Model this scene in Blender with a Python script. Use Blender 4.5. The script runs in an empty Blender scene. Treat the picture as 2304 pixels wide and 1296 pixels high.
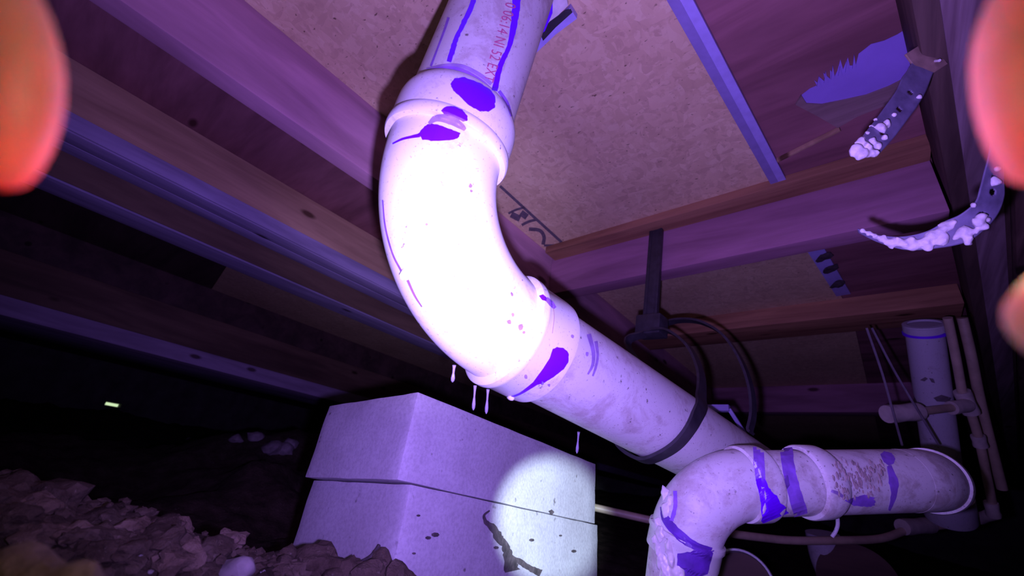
import bpy, bmesh, math, random
from mathutils import Vector, Matrix, noise
from mathutils.bvhtree import BVHTree
from mathutils.geometry import tessellate_polygon

random.seed(7)
SC = bpy.context.scene
COL = SC.collection
V = Vector
PI = math.pi

# ------------------------------------------------------------------ camera
F_PX, CX, CY = 930.0, 1152.0, 648.0
def _ray_cam(px, py): return V((px - CX, -(py - CY), -F_PX))
_y = _ray_cam(2035, 1235).normalized()          # direction the joists run
_z = _ray_cam(1430, -1330).normalized()         # up
_z = (_z - _y * _z.dot(_y)).normalized()
_x = _y.cross(_z)
ROT = Matrix((_x, _y, _z))                      # camera space -> world
cam_data = bpy.data.cameras.new('camera')
cam_data.sensor_width = 36.0
cam_data.lens = F_PX / 2304 * 36.0
cam_data.clip_start = 0.005
cam_data.dof.use_dof = True
cam_data.dof.focus_distance = 0.52
cam_data.dof.aperture_fstop = 6.5
cam = bpy.data.objects.new('camera', cam_data)
cam.matrix_world = ROT.to_4x4()
COL.objects.link(cam)
SC.camera = cam

def ray(px, py): return ROT @ _ray_cam(px, py)
def dep(px, py, d): return ray(px, py) * (d / F_PX)
def onX(px, py, x):
    r = ray(px, py); return r * (x / r.x)
def onY(px, py, y):
    r = ray(px, py); return r * (y / r.y)
def onZ(px, py, z):
    r = ray(px, py); return r * (z / r.z)
def onP(px, py, p, n):
    r = ray(px, py); return r * (p.dot(n) / r.dot(n))
def proj(p):
    v = ROT.transposed() @ V(p)
    return CX + F_PX * v.x / -v.z, CY - F_PX * v.y / -v.z

# ------------------------------------------------------------------ light and exposure
SC.view_settings.view_transform = 'Standard'
SC.view_settings.look = 'None'
SC.view_settings.exposure = 0.0
SC.view_settings.gamma = 1.0
SC.view_settings.use_curve_mapping = False
W = bpy.data.worlds.new('daylight'); SC.world = W
W.use_nodes = True
W.node_tree.nodes['Background'].inputs[0].default_value = (0.72, 0.95, 0.55, 1)
W.node_tree.nodes['Background'].inputs[1].default_value = 0.9

def spot(name, pos, aim, power, color, angle, blend, radius):
    l = bpy.data.lights.new(name, 'SPOT')
    l.energy = power; l.color = color; l.spot_size = math.radians(angle); l.spot_blend = blend
    l.shadow_soft_size = radius
    o = bpy.data.objects.new(name, l); COL.objects.link(o)
    pos = V(pos); o.location = pos
    o.rotation_euler = (V(aim) - pos).to_track_quat('-Z', 'Y').to_euler()
    return o
def camp(x, y, z): return ROT @ V((x, y, z))
VIOLET = (0.37, 0.215, 1.0)
LAMP = camp(0.003, -0.0290, -0.0400)
spot('violet_lamp_flood', LAMP, dep(1180, 430, .6), 21.0, VIOLET, 141, 0.60, 0.006)
spot('violet_lamp_beam', LAMP, dep(1010, 600, .42), 17.0, (0.55, 0.42, 1.0), 50, 1.0, 0.006)
spot('inspection_torch', camp(0.012, -0.030, -0.045), dep(1240, 1166, .6), 75.0, (0.60, 0.80, 0.92), 17.2, 0.62, 0.002)

# ------------------------------------------------------------------ object helpers
def link(name, me, mat=None, parent=None):
    o = bpy.data.objects.new(name, me); COL.objects.link(o)
    if mat is not None: me.materials.append(mat)
    if parent is not None:
        o.parent = parent
        o.matrix_parent_inverse = world_of(parent).inverted()
    return o
def world_of(o):
    m = Matrix.Translation(o.location)
    if o.parent: return world_of(o.parent) @ o.matrix_parent_inverse @ m
    return m
def smooth(me, ang=40):
    me.polygons.foreach_set('use_smooth', [True] * len(me.polygons))
    me.set_sharp_from_angle(angle=math.radians(ang))
def obj(name, bm, mat, parent=None, sm=40, keep=False):
    me = bpy.data.meshes.new(name)
    bmesh.ops.recalc_face_normals(bm, faces=bm.faces[:])
    bm.to_mesh(me)
    if not keep: bm.free()
    if sm: smooth(me, sm)
    return link(name, me, mat, parent)
def tag(o, label=None, cat=None, group=None, kind=None):
    if label: o['label'] = label
    if cat: o['category'] = cat
    if group: o['group'] = group
    if kind: o['kind'] = kind
    return o
def empty(name, loc, label, cat, group=None, kind=None):
    o = bpy.data.objects.new(name, None); COL.objects.link(o)
    o.empty_display_size = .02
    o.location = V(loc)
    return tag(o, label, cat, group, kind)

def frames(pts):
    n = len(pts); T = []
    for i in range(n):
        a = pts[max(i - 1, 0)]; b = pts[min(i + 1, n - 1)]
        t = (b - a)
        if t.length < 1e-9: t = T[-1] if T else V((0, 0, 1))
        T.append(t.normalized())
    up = V((0, 0, 1)) if abs(T[0].z) < .9 else V((1, 0, 0))
    n0 = (up - T[0] * up.dot(T[0])).normalized()
    N = [n0]
    for i in range(1, n):
        q = T[i - 1].rotation_difference(T[i])
        v = q @ N[-1]
        N.append((v - T[i] * v.dot(T[i])).normalized())
    return T, N
def sweep(bm, pts, radii, seg=24, cap0=True, cap1=True, wob=0.0):
    """Tube along pts with a radius per point; coincident points with different radii make steps."""
    pts = [V(p) for p in pts]
    if not hasattr(radii, '__len__'): radii = [radii] * len(pts)
    T, N = frames(pts)
    rings = []
    for p, t, n, r in zip(pts, T, N, radii):
        b = t.cross(n); ring = []
        for k in range(seg):
            a = 2 * PI * k / seg
            d = n * math.cos(a) + b * math.sin(a)
            rr = r
            if wob: rr = r * (1 + wob * noise.noise((p + d * r) * 60))
            ring.append(bm.verts.new(p + d * rr))
        rings.append(ring)
    for A, B in zip(rings[:-1], rings[1:]):
        for k in range(seg):
            bm.faces.new((A[k], A[(k + 1) % seg], B[(k + 1) % seg], B[k]))
    if cap0: bm.faces.new(rings[0][::-1])
    if cap1: bm.faces.new(rings[-1])
    return rings
def profile(bm, p0, d, prof, seg=40, cap0=False, cap1=False):
    """Lathe about the line p0 + s*d; prof = [(s, r), ...]"""
    d = V(d).normalized()
    up = V((0, 0, 1)) if abs(d.z) < .9 else V((1, 0, 0))
    n = (up - d * up.dot(d)).normalized(); b = d.cross(n)
    rings = []
    for s, r in prof:
        rings.append([bm.verts.new(p0 + d * s + (n * math.cos(2 * PI * k / seg) + b * math.sin(2 * PI * k / seg)) * r) for k in range(seg)])
    for A, B in zip(rings[:-1], rings[1:]):
        for k in range(seg):
            bm.faces.new((A[k], A[(k + 1) % seg], B[(k + 1) % seg], B[k]))
    if cap0: bm.faces.new(rings[0][::-1])
    if cap1: bm.faces.new(rings[-1])
def box(bm, c, ex, ey, ez, bev=0.0):
    """Box about c with half-edge vectors ex, ey, ez."""
    vs = [bm.verts.new(V(c) + ex * i + ey * j + ez * k) for i in (-1, 1) for j in (-1, 1) for k in (-1, 1)]
    fs = [(0, 1, 3, 2), (4, 6, 7, 5), (0, 4, 5, 1), (2, 3, 7, 6), (0, 2, 6, 4), (1, 5, 7, 3)]
    faces = [bm.faces.new([vs[i] for i in f]) for f in fs]
    if bev:
        es = list({e for f in faces for e in f.edges})
        bmesh.ops.bevel(bm, geom=es, offset=bev, segments=2, profile=.6, affect='EDGES')
def bspan(x0, x1, y0, y1, z0, z1, bev=.002):
    bm = bmesh.new()
    box(bm, ((x0 + x1) / 2, (y0 + y1) / 2, (z0 + z1) / 2), V((abs(x1 - x0) / 2, 0, 0)), V((0, abs(y1 - y0) / 2, 0)), V((0, 0, abs(z1 - z0) / 2)), bev)
    return bm
def catmull(P, n=8):
    P = [V(p) for p in P]; Q = [P[0] * 2 - P[1]] + P + [P[-1] * 2 - P[-2]]
    out = []
    for i in range(1, len(Q) - 2):
        a, b, c, d = Q[i - 1:i + 3]
        for k in range(n):
            t = k / n
            out.append(.5 * ((2 * b) + (c - a) * t + (2 * a - 5 * b + 4 * c - d) * t * t + (3 * b - a - 3 * c + d) * t ** 3))
    out.append(Q[-2]); return out

# surface-following marks: each vertex is carried onto the surface it belongs to
def bvh_of(*bms):
    vs, fs = [], []
    for bm in bms:
        o = len(vs); bm.verts.ensure_lookup_table(); bm.verts.index_update()
        vs += [v.co.copy() for v in bm.verts]; fs += [[o + v.index for v in f.verts] for f in bm.faces]
    return BVHTree.FromPolygons(vs, fs)
def hit(tree, px, py, lift=.0005):
    r = ray(px, py).normalized()
    loc, nor, i, d = tree.ray_cast(V((0, 0, 0)), r)
    if loc is None: return None
    if nor.dot(r) > 0: nor = -nor
    return loc + nor * lift - r * lift * .3
def ribbon_on(tree, pts, widths, lift=.0005, step=6.0, jag=0.0):
    """Mark along a pixel polyline with a width (px) per point, laid on the surface."""
    P = [V((p[0], p[1], 0)) for p in pts]
    if not hasattr(widths, '__len__'): widths = [widths] * len(P)
    S = catmull(P, 6); Wd = []
    for i in range(len(P) - 1):
        for k in range(6): Wd.append(widths[i] + (widths[i + 1] - widths[i]) * k / 6)
    Wd.append(widths[-1])
    bm = bmesh.new(); rows = []
    for i, s in enumerate(S):
        t = (S[min(i + 1, len(S) - 1)] - S[max(i - 1, 0)]); t.normalize()
        n = V((-t.y, t.x, 0)); row = []
        for k in (-1, -.34, .34, 1):
            w = Wd[i] * .5 * (1 + jag * noise.noise(V((s.x * .13, s.y * .13, k * 3))))
            h = hit(tree, s.x + n.x * k * w, s.y + n.y * k * w, lift)
            row.append(bm.verts.new(h) if h else None)
        rows.append(row)
    for A, B in zip(rows[:-1], rows[1:]):
        for k in range(3):
            q = (A[k], A[k + 1], B[k + 1], B[k])
            if all(q) and max((q[0].co - q[2].co).length, (q[1].co - q[3].co).length) < .04: bm.faces.new(q)
    return bm
def blob_on(tree, poly, lift=.0005, rings=7, jag=0.0, dens=5, lim=.04):
    """Star-shaped mark: pixel outline about its centre, laid on the surface."""
    P = []
    for i, a in enumerate(poly):
        b = poly[(i + 1) % len(poly)]
        for k in range(dens):
            t = k / dens; P.append(V((a[0] + (b[0] - a[0]) * t, a[1] + (b[1] - a[1]) * t, 0)))
    c = sum(P, V((0, 0, 0))) / len(P)
    bm = bmesh.new(); R = []
    h = hit(tree, c.x, c.y, lift)
    vc = bm.verts.new(h) if h else None
    for j in range(1, rings + 1):
        f = j / rings; row = []
        for p in P:
            g = f
            if jag and j == rings: g = f * (1 + jag * noise.noise(V((p.x * .22, p.y * .22, 5))))
            q = c + (p - c) * g
            hh = hit(tree, q.x, q.y, lift)
            row.append(bm.verts.new(hh) if hh else None)
        R.append(row)
    n = len(P)
    if vc:
        for k in range(n):
            q = (vc, R[0][k], R[0][(k + 1) % n])
            if all(q): bm.faces.new(q)
    for A, B in zip(R[:-1], R[1:]):
        for k in range(n):
            q = (A[k], B[k], B[(k + 1) % n], A[(k + 1) % n])
            if all(q) and max((q[0].co - q[2].co).length, (q[1].co - q[3].co).length) < lim: bm.faces.new(q)
    return bm
def rock_bm(c, sx, sy, sz, seed, sub=2, rough=.35, rz=0, bm=None, flat=0):
    own = bm is None
    b2 = bmesh.new()
    bmesh.ops.create_icosphere(b2, subdivisions=sub, radius=1)
    o = V((seed * 3.7, seed * 1.3, seed * 7.1))
    R = Matrix.Rotation(rz, 3, 'Z')
    for v in b2.verts:
        d = v.co.normalized()
        r = 1 + rough * noise.noise(d * 1.1 + o) + rough * .6 * noise.noise(d * 2.7 + o) + rough * .25 * noise.noise(d * 6 + o)
        p = d * r
        if flat: p.z = max(-flat, min(flat, p.z))
        v.co = V(c) + R @ V((p.x * sx, p.y * sy, p.z * sz))
    if own: return b2
    m = bpy.data.meshes.new('t'); b2.to_mesh(m); b2.free(); bm.from_mesh(m); bpy.data.meshes.remove(m)
    return bm

# ------------------------------------------------------------------ materials
def node_mat(name):
    m = bpy.data.materials.new(name); m.use_nodes = True
    nt = m.node_tree; b = nt.nodes['Principled BSDF']
    tc = nt.nodes.new('ShaderNodeTexCoord')
    return m, nt, b, tc.outputs['Object']
def mapping(nt, src, scale, rot=(0, 0, 0)):
    n = nt.nodes.new('ShaderNodeMapping'); n.inputs['Scale'].default_value = scale; n.inputs['Rotation'].default_value = rot
    nt.links.new(src, n.inputs['Vector']); return n.outputs[0]
def tex_noise(nt, src, scale, detail=5, rough=.55, dist=0):
    n = nt.nodes.new('ShaderNodeTexNoise')
    n.inputs['Scale'].default_value = scale; n.inputs['Detail'].default_value = detail
    n.inputs['Roughness'].default_value = rough; n.inputs['Distortion'].default_value = dist
    nt.links.new(src, n.inputs['Vector']); return n.outputs['Fac']
def ramp(nt, fac, stops):
    n = nt.nodes.new('ShaderNodeValToRGB'); e = n.color_ramp.elements
    e[0].position, e[0].color = stops[0][0], (*stops[0][1], 1)
    e[1].position, e[1].color = stops[-1][0], (*stops[-1][1], 1)
    for p, c in stops[1:-1]:
        x = e.new(p); x.color = (*c, 1)
    nt.links.new(fac, n.inputs[0]); return n.outputs[0]
def mixc(nt, fac, a, b, mode='MIX'):
    n = nt.nodes.new('ShaderNodeMix'); n.data_type = 'RGBA'; n.blend_type = mode
    if isinstance(fac, (int, float)): n.inputs[0].default_value = fac
    else: nt.links.new(fac, n.inputs[0])
    for i, v in ((6, a), (7, b)):
        if isinstance(v, tuple): n.inputs[i].default_value = (*v, 1)
        else: nt.links.new(v, n.inputs[i])
    return n.outputs[2]
def bump(nt, b, fac, strength=.3, dist=.002):
    n = nt.nodes.new('ShaderNodeBump'); n.inputs['Strength'].default_value = strength; n.inputs['Distance'].default_value = dist
    nt.links.new(fac, n.inputs['Height']); nt.links.new(n.outputs[0], b.inputs['Normal'])
def plain(name, col, rough=.5, var=.15, scale=40, bmp=0, metal=0, spec=.5):
    m, nt, b, co = node_mat(name)
    f = tex_noise(nt, co, scale)
    c = ramp(nt, f, [(.3, tuple(x * (1 - var) for x in col)), (.7, tuple(min(1, x * (1 + var)) for x in col))])
    nt.links.new(c, b.inputs['Base Color']); b.inputs['Roughness'].default_value = rough
    b.inputs['Metallic'].default_value = metal; b.inputs['Specular IOR Level'].default_value = spec
    if bmp: bump(nt, b, f, bmp, .003)
    return m
def lumber(name, light, dark, axis='Y', rough=.75, tight=1.0):
    m, nt, b, co = node_mat(name)
    s = {'X': (1.2, 26 * tight, 26 * tight), 'Y': (26 * tight, 1.2, 26 * tight)}[axis]
    g = tex_noise(nt, mapping(nt, co, s), 2.2, 6, .6, .6)
    blot = tex_noise(nt, mapping(nt, co, tuple(min(x, 6) for x in s)), 1.6, 4, .6)
    c = ramp(nt, g, [(.32, dark), (.48, tuple((a + c) / 2 for a, c in zip(light, dark))), (.62, light), (.8, tuple(x * .85 for x in light))])
    c = mixc(nt, ramp(nt, blot, [(.35, (.62, .6, .58)), (.6, (1, 1, 1))]), (0, 0, 0), c) if False else mixc(nt, 1.0, c, ramp(nt, blot, [(.32, (.62, .6, .6)), (.62, (1, 1, 1))]), 'MULTIPLY')
    knots = nt.nodes.new('ShaderNodeTexVoronoi'); knots.inputs['Scale'].default_value = 1.0
    nt.links.new(mapping(nt, co, {'X': (5, 12, 12), 'Y': (12, 5, 12)}[axis]), knots.inputs['Vector'])
    k = ramp(nt, knots.outputs['Distance'], [(.07, (.25, .2, .18)), (.13, (1, 1, 1))])
    c = mixc(nt, 1.0, c, k, 'MULTIPLY')
    nt.links.new(c, b.inputs['Base Color']); b.inputs['Roughness'].default_value = rough
    b.inputs['Specular IOR Level'].default_value = .25
    bump(nt, b, g, .35, .0015)
    return m
def osb_mat(name, tones):
    m, nt, b, co = node_mat(name)
    cols = []
    warp = nt.nodes.new('ShaderNodeTexNoise'); warp.inputs['Scale'].default_value = 14
    nt.links.new(co, warp.inputs['Vector'])
    base = mixc(nt, .035, co, warp.outputs['Color'])
    hs = []
    for i, (sc, rz) in enumerate((((120, 44, 60), .5), ((40, 110, 60), -.35), ((90, 70, 60), 1.2))):
        v = nt.nodes.new('ShaderNodeTexVoronoi'); v.inputs['Scale'].default_value = 1.0
        nt.links.new(mapping(nt, base, sc, (0, 0, rz)), v.inputs['Vector'])
        bw = nt.nodes.new('ShaderNodeRGBToBW'); nt.links.new(v.outputs['Color'], bw.inputs[0])
        cols.append(ramp(nt, bw.outputs[0], [(.1, tones[0]), (.4, tones[1]), (.62, tones[2]), (.9, tones[3])]))
        hs.append(bw.outputs[0])
    f1 = tex_noise(nt, co, 42, 4); f2 = tex_noise(nt, co, 66, 4)
    c = mixc(nt, ramp(nt, f1, [(.45, (0, 0, 0)), (.55, (1, 1, 1))]), cols[0], cols[1])
    c = mixc(nt, ramp(nt, f2, [(.52, (0, 0, 0)), (.6, (1, 1, 1))]), c, cols[2])
    big = tex_noise(nt, co, 7, 3)
    c = mixc(nt, 1.0, c, ramp(nt, big, [(.3, (.86, .84, .82)), (.7, (1, 1, 1))]), 'MULTIPLY')
    sp = tex_noise(nt, mapping(nt, co, (1, 1.6, 1)), 95, 2)
    c = mixc(nt, 1.0, c, ramp(nt, sp, [(.26, (.3, .26, .25)), (.33, (1, 1, 1))]), 'MULTIPLY')
    nt.links.new(c, b.inputs['Base Color']); b.inputs['Roughness'].default_value = .7
    b.inputs['Specular IOR Level'].default_value = .25
    bump(nt, b, hs[0], .12, .001)
    return m
def pvc_mat(name, base, dirt, amount, scale=18, stain=None):
    m, nt, b, co = node_mat(name)
    d1 = tex_noise(nt, co, scale, 9, .72, .4)
    d2 = tex_noise(nt, co, 150, 3, .6)
    d3 = tex_noise(nt, co, 420, 2, .5)
    lo = .62 - amount * .25
    c = mixc(nt, ramp(nt, d1, [(lo, (0, 0, 0)), (lo + .12, (.55, .55, .55)), (lo + .3, (.9, .9, .9))]), base, dirt)
    c = mixc(nt, ramp(nt, d2, [(.27, (1, 1, 1)), (.34, (0, 0, 0))]), c, tuple(x * .42 for x in dirt))
    c = mixc(nt, ramp(nt, d3, [(.25, (.6, .6, .6)), (.36, (0, 0, 0))]), c, tuple(x * .7 for x in dirt))
    nt.links.new(c, b.inputs['Base Color'])
    rr = ramp(nt, d1, [(.4, (.38, .38, .38)), (.7, (.7, .7, .7))])
    nt.links.new(rr, b.inputs['Roughness'])
    b.inputs['Specular IOR Level'].default_value = .35
    bump(nt, b, d2, .08, .0008)
    return m
def concrete_mat(name):
    m, nt, b, co = node_mat(name)
    a = tex_noise(nt, co, 9, 6, .65); f = tex_noise(nt, co, 260, 3, .6); p = tex_noise(nt, co, 75, 2, .5)
    c = ramp(nt, a, [(.3, (.32, .29, .32)), (.55, (.39, .36, .40)), (.75, (.45, .43, .45))])
    c = mixc(nt, 1.0, c, ramp(nt, f, [(.3, (.8, .8, .8)), (.6, (1, 1, 1))]), 'MULTIPLY')
    c = mixc(nt, 1.0, c, ramp(nt, p, [(.22, (.4, .38, .36)), (.3, (1, 1, 1))]), 'MULTIPLY')
    nt.links.new(c, b.inputs['Base Color']); b.inputs['Roughness'].default_value = .9
    b.inputs['Specular IOR Level'].default_value = .2
    bump(nt, b, f, .35, .0012)
    return m
def soil_mat(name, k=1.0):
    m, nt, b, co = node_mat(name)
    a = tex_noise(nt, co, 30, 8, .7); f = tex_noise(nt, co, 160, 5, .7)
    c = ramp(nt, a, [(.3, (.06 * k, .036 * k, .026 * k)), (.5, (.15 * k, .10 * k, .075 * k)), (.72, (.25 * k, .18 * k, .14 * k))])
    c = mixc(nt, ramp(nt, f, [(.62, (0, 0, 0)), (.72, (1, 1, 1))]), c, (.38 * k, .30 * k, .24 * k))
    nt.links.new(c, b.inputs['Base Color']); b.inputs['Roughness'].default_value = .95
    b.inputs['Specular IOR Level'].default_value = .15
    bump(nt, b, f, .9, .004)
    return m

M = {}
M['osb'] = osb_mat('osb_subfloor', [(.62, .44, .26), (.70, .52, .295), (.75, .56, .325), (.80, .63, .38)])
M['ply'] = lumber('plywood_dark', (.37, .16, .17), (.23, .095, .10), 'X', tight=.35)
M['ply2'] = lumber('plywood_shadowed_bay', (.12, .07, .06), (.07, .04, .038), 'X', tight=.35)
M['joist'] = lumber('joist_lumber', (.58, .31, .40), (.40, .21, .27), 'Y', tight=.35)
M['joistg'] = lumber('joist_blue_lit', (.44, .37, .56), (.28, .235, .37), 'Y', tight=.6)  # blue tint of the violet light put into the wood colour
M['tan'] = lumber('joist_tan', (.58, .37, .22), (.40, .24, .14), 'Y', tight=.6)
M['block'] = lumber('blocking_lumber', (.46, .22, .31), (.31, .145, .20), 'X', tight=.4)
M['orange'] = lumber('orange_pine', (.48, .25, .13), (.28, .13, .07), 'X', tight=.8)
M['beam'] = lumber('dark_beam', (.20, .12, .095), (.075, .042, .036), 'Y', tight=.8)
M['pvc'] = pvc_mat('white_pvc', (.70, .69, .66), (.42, .34, .31), .52, 22)
M['pvc_e'] = pvc_mat('white_pvc_elbow', (.86, .85, .83), (.52, .45, .45), .28, 26)
M['pvc_d'] = pvc_mat('dirty_pvc', (.78, .76, .74), (.40, .33, .29), .62, 34)
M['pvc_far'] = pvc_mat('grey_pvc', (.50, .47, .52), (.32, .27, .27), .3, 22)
M['primer'] = plain('purple_primer', (.16, .002, .88), .45, .06, 60)
M['primer_d'] = plain('dark_purple_primer', (.12, .03, .36), .5, .4, 60)
M['primer_f'] = plain('faded_purple_primer', (.30, .13, .66), .5, .25, 70)
M['primer_s'] = plain('streaky_purple_primer', (.34, .22, .52), .5, .25, 70)
M['red'] = plain('red_print', (.55, .12, .25), .6, .2, 200)
M['ink'] = plain('grey_ink', (.13, .10, .115), .8, .3, 90)
M['glue'] = plain('dried_glue', (.74, .70, .66), .35, .15, 60, .4)
M['plastic'] = plain('black_plastic', (.032, .028, .036), .42, .3, 80)
M['metal'] = plain('dull_steel', (.20, .175, .29), .5, .3, 60, .1, .1)
M['rust'] = plain('rusty_plate', (.30, .20, .15), .65, .45, 45, .2, .2)
M['foam'] = plain('pale_foam', (.80, .74, .76), .6, .18, 90, .6)
M['trim'] = plain('white_strip', (.42, .36, .74), .6, .1, 60)
M['trimd'] = plain('strip_flange', (.27, .22, .46), .6, .1, 60)
M['paper'] = plain('torn_backing_paper', (.30, .20, .62), .7, .06, 20)
M['rawply'] = lumber('torn_plywood', (.34, .235, .21), (.20, .13, .115), 'X', tight=.6)
M['conc'] = concrete_mat('grey_concrete')
M['dirt'] = plain('dark_dirt', (.05, .035, .04), .95, .5, 120, .6)
M['mud'] = plain('dried_mud', (.36, .28, .26), .9, .35, 150, .4)
M['soil'] = soil_mat('crawl_soil', .32)
M['clod'] = soil_mat('clod_soil', .45)
M['clod2'] = soil_mat('pale_clod_soil', .8)
M['stone'] = plain('pale_stone', (.20, .165, .18), .85, .35, 70, .5)
M['cpvc'] = plain('tan_cpvc', (.46, .36, .25), .45, .2, 30)
M['cpvc_f'] = plain('pale_fitting', (.52, .45, .40), .45, .25, 40)
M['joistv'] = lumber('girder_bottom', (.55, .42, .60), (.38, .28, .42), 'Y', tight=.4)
M['beamd'] = lumber('beam_shaded_face', (.12, .075, .06), (.06, .035, .03), 'Y', tight=.8)  # beam side darkened in colour for the grazing light
M['beaml'] = lumber('beam_lit_edge', (.34, .24, .26), (.16, .10, .11), 'Y', tight=.9)  # light on the beam's lower edge painted in as paler wood
M['girder'] = lumber('girder_side', (.22, .14, .09), (.13, .08, .055), 'Y', tight=.4)
M['wire'] = plain('thin_wire', (.20, .17, .20), .5, .2, 60)
M['wall'] = plain('foundation_wall', (.22, .20, .19), .95, .3, 8, .5)
M['water'] = plain('clouded_drip', (.34, .30, .42), .2, .1, 80)

# ------------------------------------------------------------------ setting: ceiling, walls
ZS, ZB = 0.600, 0.465                        # subfloor underside, joist underside
ceil = empty('ceiling', (-1, 1, ZS), 'wooden subfloor overhead of tan board and dark plywood sheets', 'ceiling', kind='structure')
def panel(x0, x1, y0, y1, mat, z=ZS, label=None):
    o = obj('subfloor_panel', bspan(x0, x1, y0, y1, z, z + .019, .001), M[mat], ceil, 30)
    if label: o['label'] = label
    return o
SEAM0 = onZ(1535, 0, ZS); SEAM1 = onZ(1754, 408, ZS)
def seam_x(y): return SEAM0.x + (SEAM1.x - SEAM0.x) * (y - SEAM0.y) / (SEAM1.y - SEAM0.y)
def quad_panel(pts, mat, z, label=None, th=.019):
    bm = bmesh.new()
    a = [bm.verts.new(V((p[0], p[1], z))) for p in pts]; b = [bm.verts.new(V((p[0], p[1], z + th))) for p in pts]
    n = len(a); bm.faces.new(a); bm.faces.new(b[::-1])
    for i in range(n): bm.faces.new((a[i], b[i], b[(i + 1) % n], a[(i + 1) % n]))
    o = obj('subfloor_panel', bm, M[mat], ceil, 0)
    if label: o['label'] = label
    return o
quad_panel([(-.631, -2.1), (seam_x(-.5) - .0, -2.1), (seam_x(.2), .2), (seam_x(1.5), 1.5), (seam_x(1.5), 6.2), (-.631, 6.2)], 'osb', ZS, 'tan strand board subfloor sheet')
quad_panel([(seam_x(-.5), -2.1), (2.6, -2.1), (2.6, 6.2), (seam_x(1.5) + .001, 6.2), (seam_x(1.5) + .001, 1.5), (seam_x(.2) + .001, .2)], 'ply', ZS + .001, 'dark red-brown plywood subfloor sheet')
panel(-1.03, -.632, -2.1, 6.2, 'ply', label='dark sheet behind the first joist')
panel(-1.20, -1.031, -2.1, 6.2, 'osb')
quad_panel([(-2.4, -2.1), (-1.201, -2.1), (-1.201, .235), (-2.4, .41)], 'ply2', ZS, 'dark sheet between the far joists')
quad_panel([(-2.4, .412), (-1.201, .237), (-1.201, 6.2), (-2.4, 6.2)], 'osb', ZS)
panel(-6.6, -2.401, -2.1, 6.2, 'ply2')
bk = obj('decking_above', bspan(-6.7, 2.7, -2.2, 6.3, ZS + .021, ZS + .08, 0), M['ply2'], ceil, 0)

wl = empty('wall_left', (-6.05, 2, -.5), 'dark foundation wall far off with a bright vent gap', 'wall', kind='structure')
va, vb = onX(240, 903, -6.0), onX(271, 917, -6.0)
y0, y1 = min(va.y, vb.y), max(va.y, vb.y); zt, zb = va.z, vb.z
for a in ((-2.1, y0, -.9, .62), (y1, 6.2, -.9, .62), (y0, y1, -.9, min(zt, zb)), (y0, y1, max(zt, zb), .62)):
    obj('wall_section', bspan(-6.2, -6.0, a[0], a[1], a[2], a[3], 0), M['wall'], wl, 0)
slat = bmesh.new(); sa, sb = onX(252, 901, -6.0), onX(272, 905, -6.0)
box(slat, (sa + sb) / 2 + V((-.02, 0, .012)), V((.01, 0, 0)), V((0, abs(sb.y - sa.y) / 2 + .03, 0)), V((0, 0, .02)))
obj('vent_louver', slat, M['wall'], wl, 0)
for nm, b in (('wall_back', (-6.2, 2.7, 6.0, 6.2)), ('wall_front', (-6.2, 2.7, -2.2, -2.0)), ('wall_right', (2.5, 2.7, -2.2, 6.2))):
    tag(obj(nm, bspan(b[0], b[1], b[2], b[3], -.9, .62, 0), M['wall'], None, 0), 'dark foundation wall out of the torch light, ' + nm.replace('_', ' '), 'wall', kind='structure')

# ------------------------------------------------------------------ setting: soil
CTRL = [(-.52, .03, -.052), (-.50, .10, -.058), (-.47, .18, -.083), (-.43, .25, -.098), (-.36, .28, -.103), (-.28, .38, -.118),
        (-.22, .50, -.135), (-.10, .62, -.175), (-.25, .03, -.105), (-.33, -.05, -.09), (-.22, .17, -.125), (0, .2, -.16), (0, 0, -.15),
        (-.60, .25, -.15), (-.62, .10, -.12), (-.70, .35, -.16), (-.80, .12, -.17), (-.9, .5, -.15), (-1.2, .6, -.10), (-1.3, .3, -.13),
        (-1.25, .55, -.02), (-1.7, .8, .09), (-1.7, 1.2, .09), (-2.4, .95, .03), (-2.4, .4, -.10), (-4, .8, .07), (-5.6, 1.0, .10), (-4, 3, .15), (-1, 3.5, .1),
        (0, 2, -.2), (1, 2, -.2), (1, 0, -.15), (-.55, .75, -.15), (.5, .8, -.2), (-3, -2, -.1), (-.2, 1.2, -.2), (-.6, -.5, -.12), (0, -1, -.15), (2.4, 5, -.2), (2.4, -2, -.2), (-6, 5, .1), (-6, -1.5, .0), (-1.0, -.1, -.15)]
def ground(x, y):
    sw = sz = 0
    for a, b, c in CTRL:
        w = 1 / ((x - a) ** 2 + (y - b) ** 2 + .0012) ** 1.7
        sw += w; sz += w * c
    z = sz / sw
    r = math.hypot(x, y)
    p = V((x, y, 0))
    z += .012 * noise.noise(p * 11) + .009 * noise.noise(p * 27 + V((3, 1, 0))) + .006 * noise.noise(p * 61)
    if r < 1.0: z += .0035 * noise.noise(p * 140)
    if x < -1.2: z += .05 * noise.noise(p * 3.1) + .02 * noise.noise(p * 9)
    return z
def axis_vals(a, b, n, c, w):
    # more samples near c
    out = [];
    for i in range(n + 1):
        t = i / n * 2 - 1
        s = math.sinh(t * 3.4) / math.sinh(3.4)
        out.append(c + (s * (b - c) if s > 0 else s * (c - a)))
    return out
XS = axis_vals(-6.3, 2.6, 330, -.42, 1); YS = axis_vals(-2.1, 6.1, 300, .2, 1)
gv, gf = [], []
for y in YS:
    for x in XS: gv.append((x, y, ground(x, y)))
nx = len(XS)
for j in range(len(YS) - 1):
    for i in range(nx - 1):
        a = j * nx + i; gf.append((a, a + 1, a + nx + 1, a + nx))
gm = bpy.data.meshes.new('floor'); gm.from_pydata(gv, [], gf); gm.polygons.foreach_set('use_smooth', [True] * len(gf))
flr = tag(link('floor', gm, M['soil']), 'lumpy dark brown soil of the crawl space floor', 'soil', kind='structure')
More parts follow.
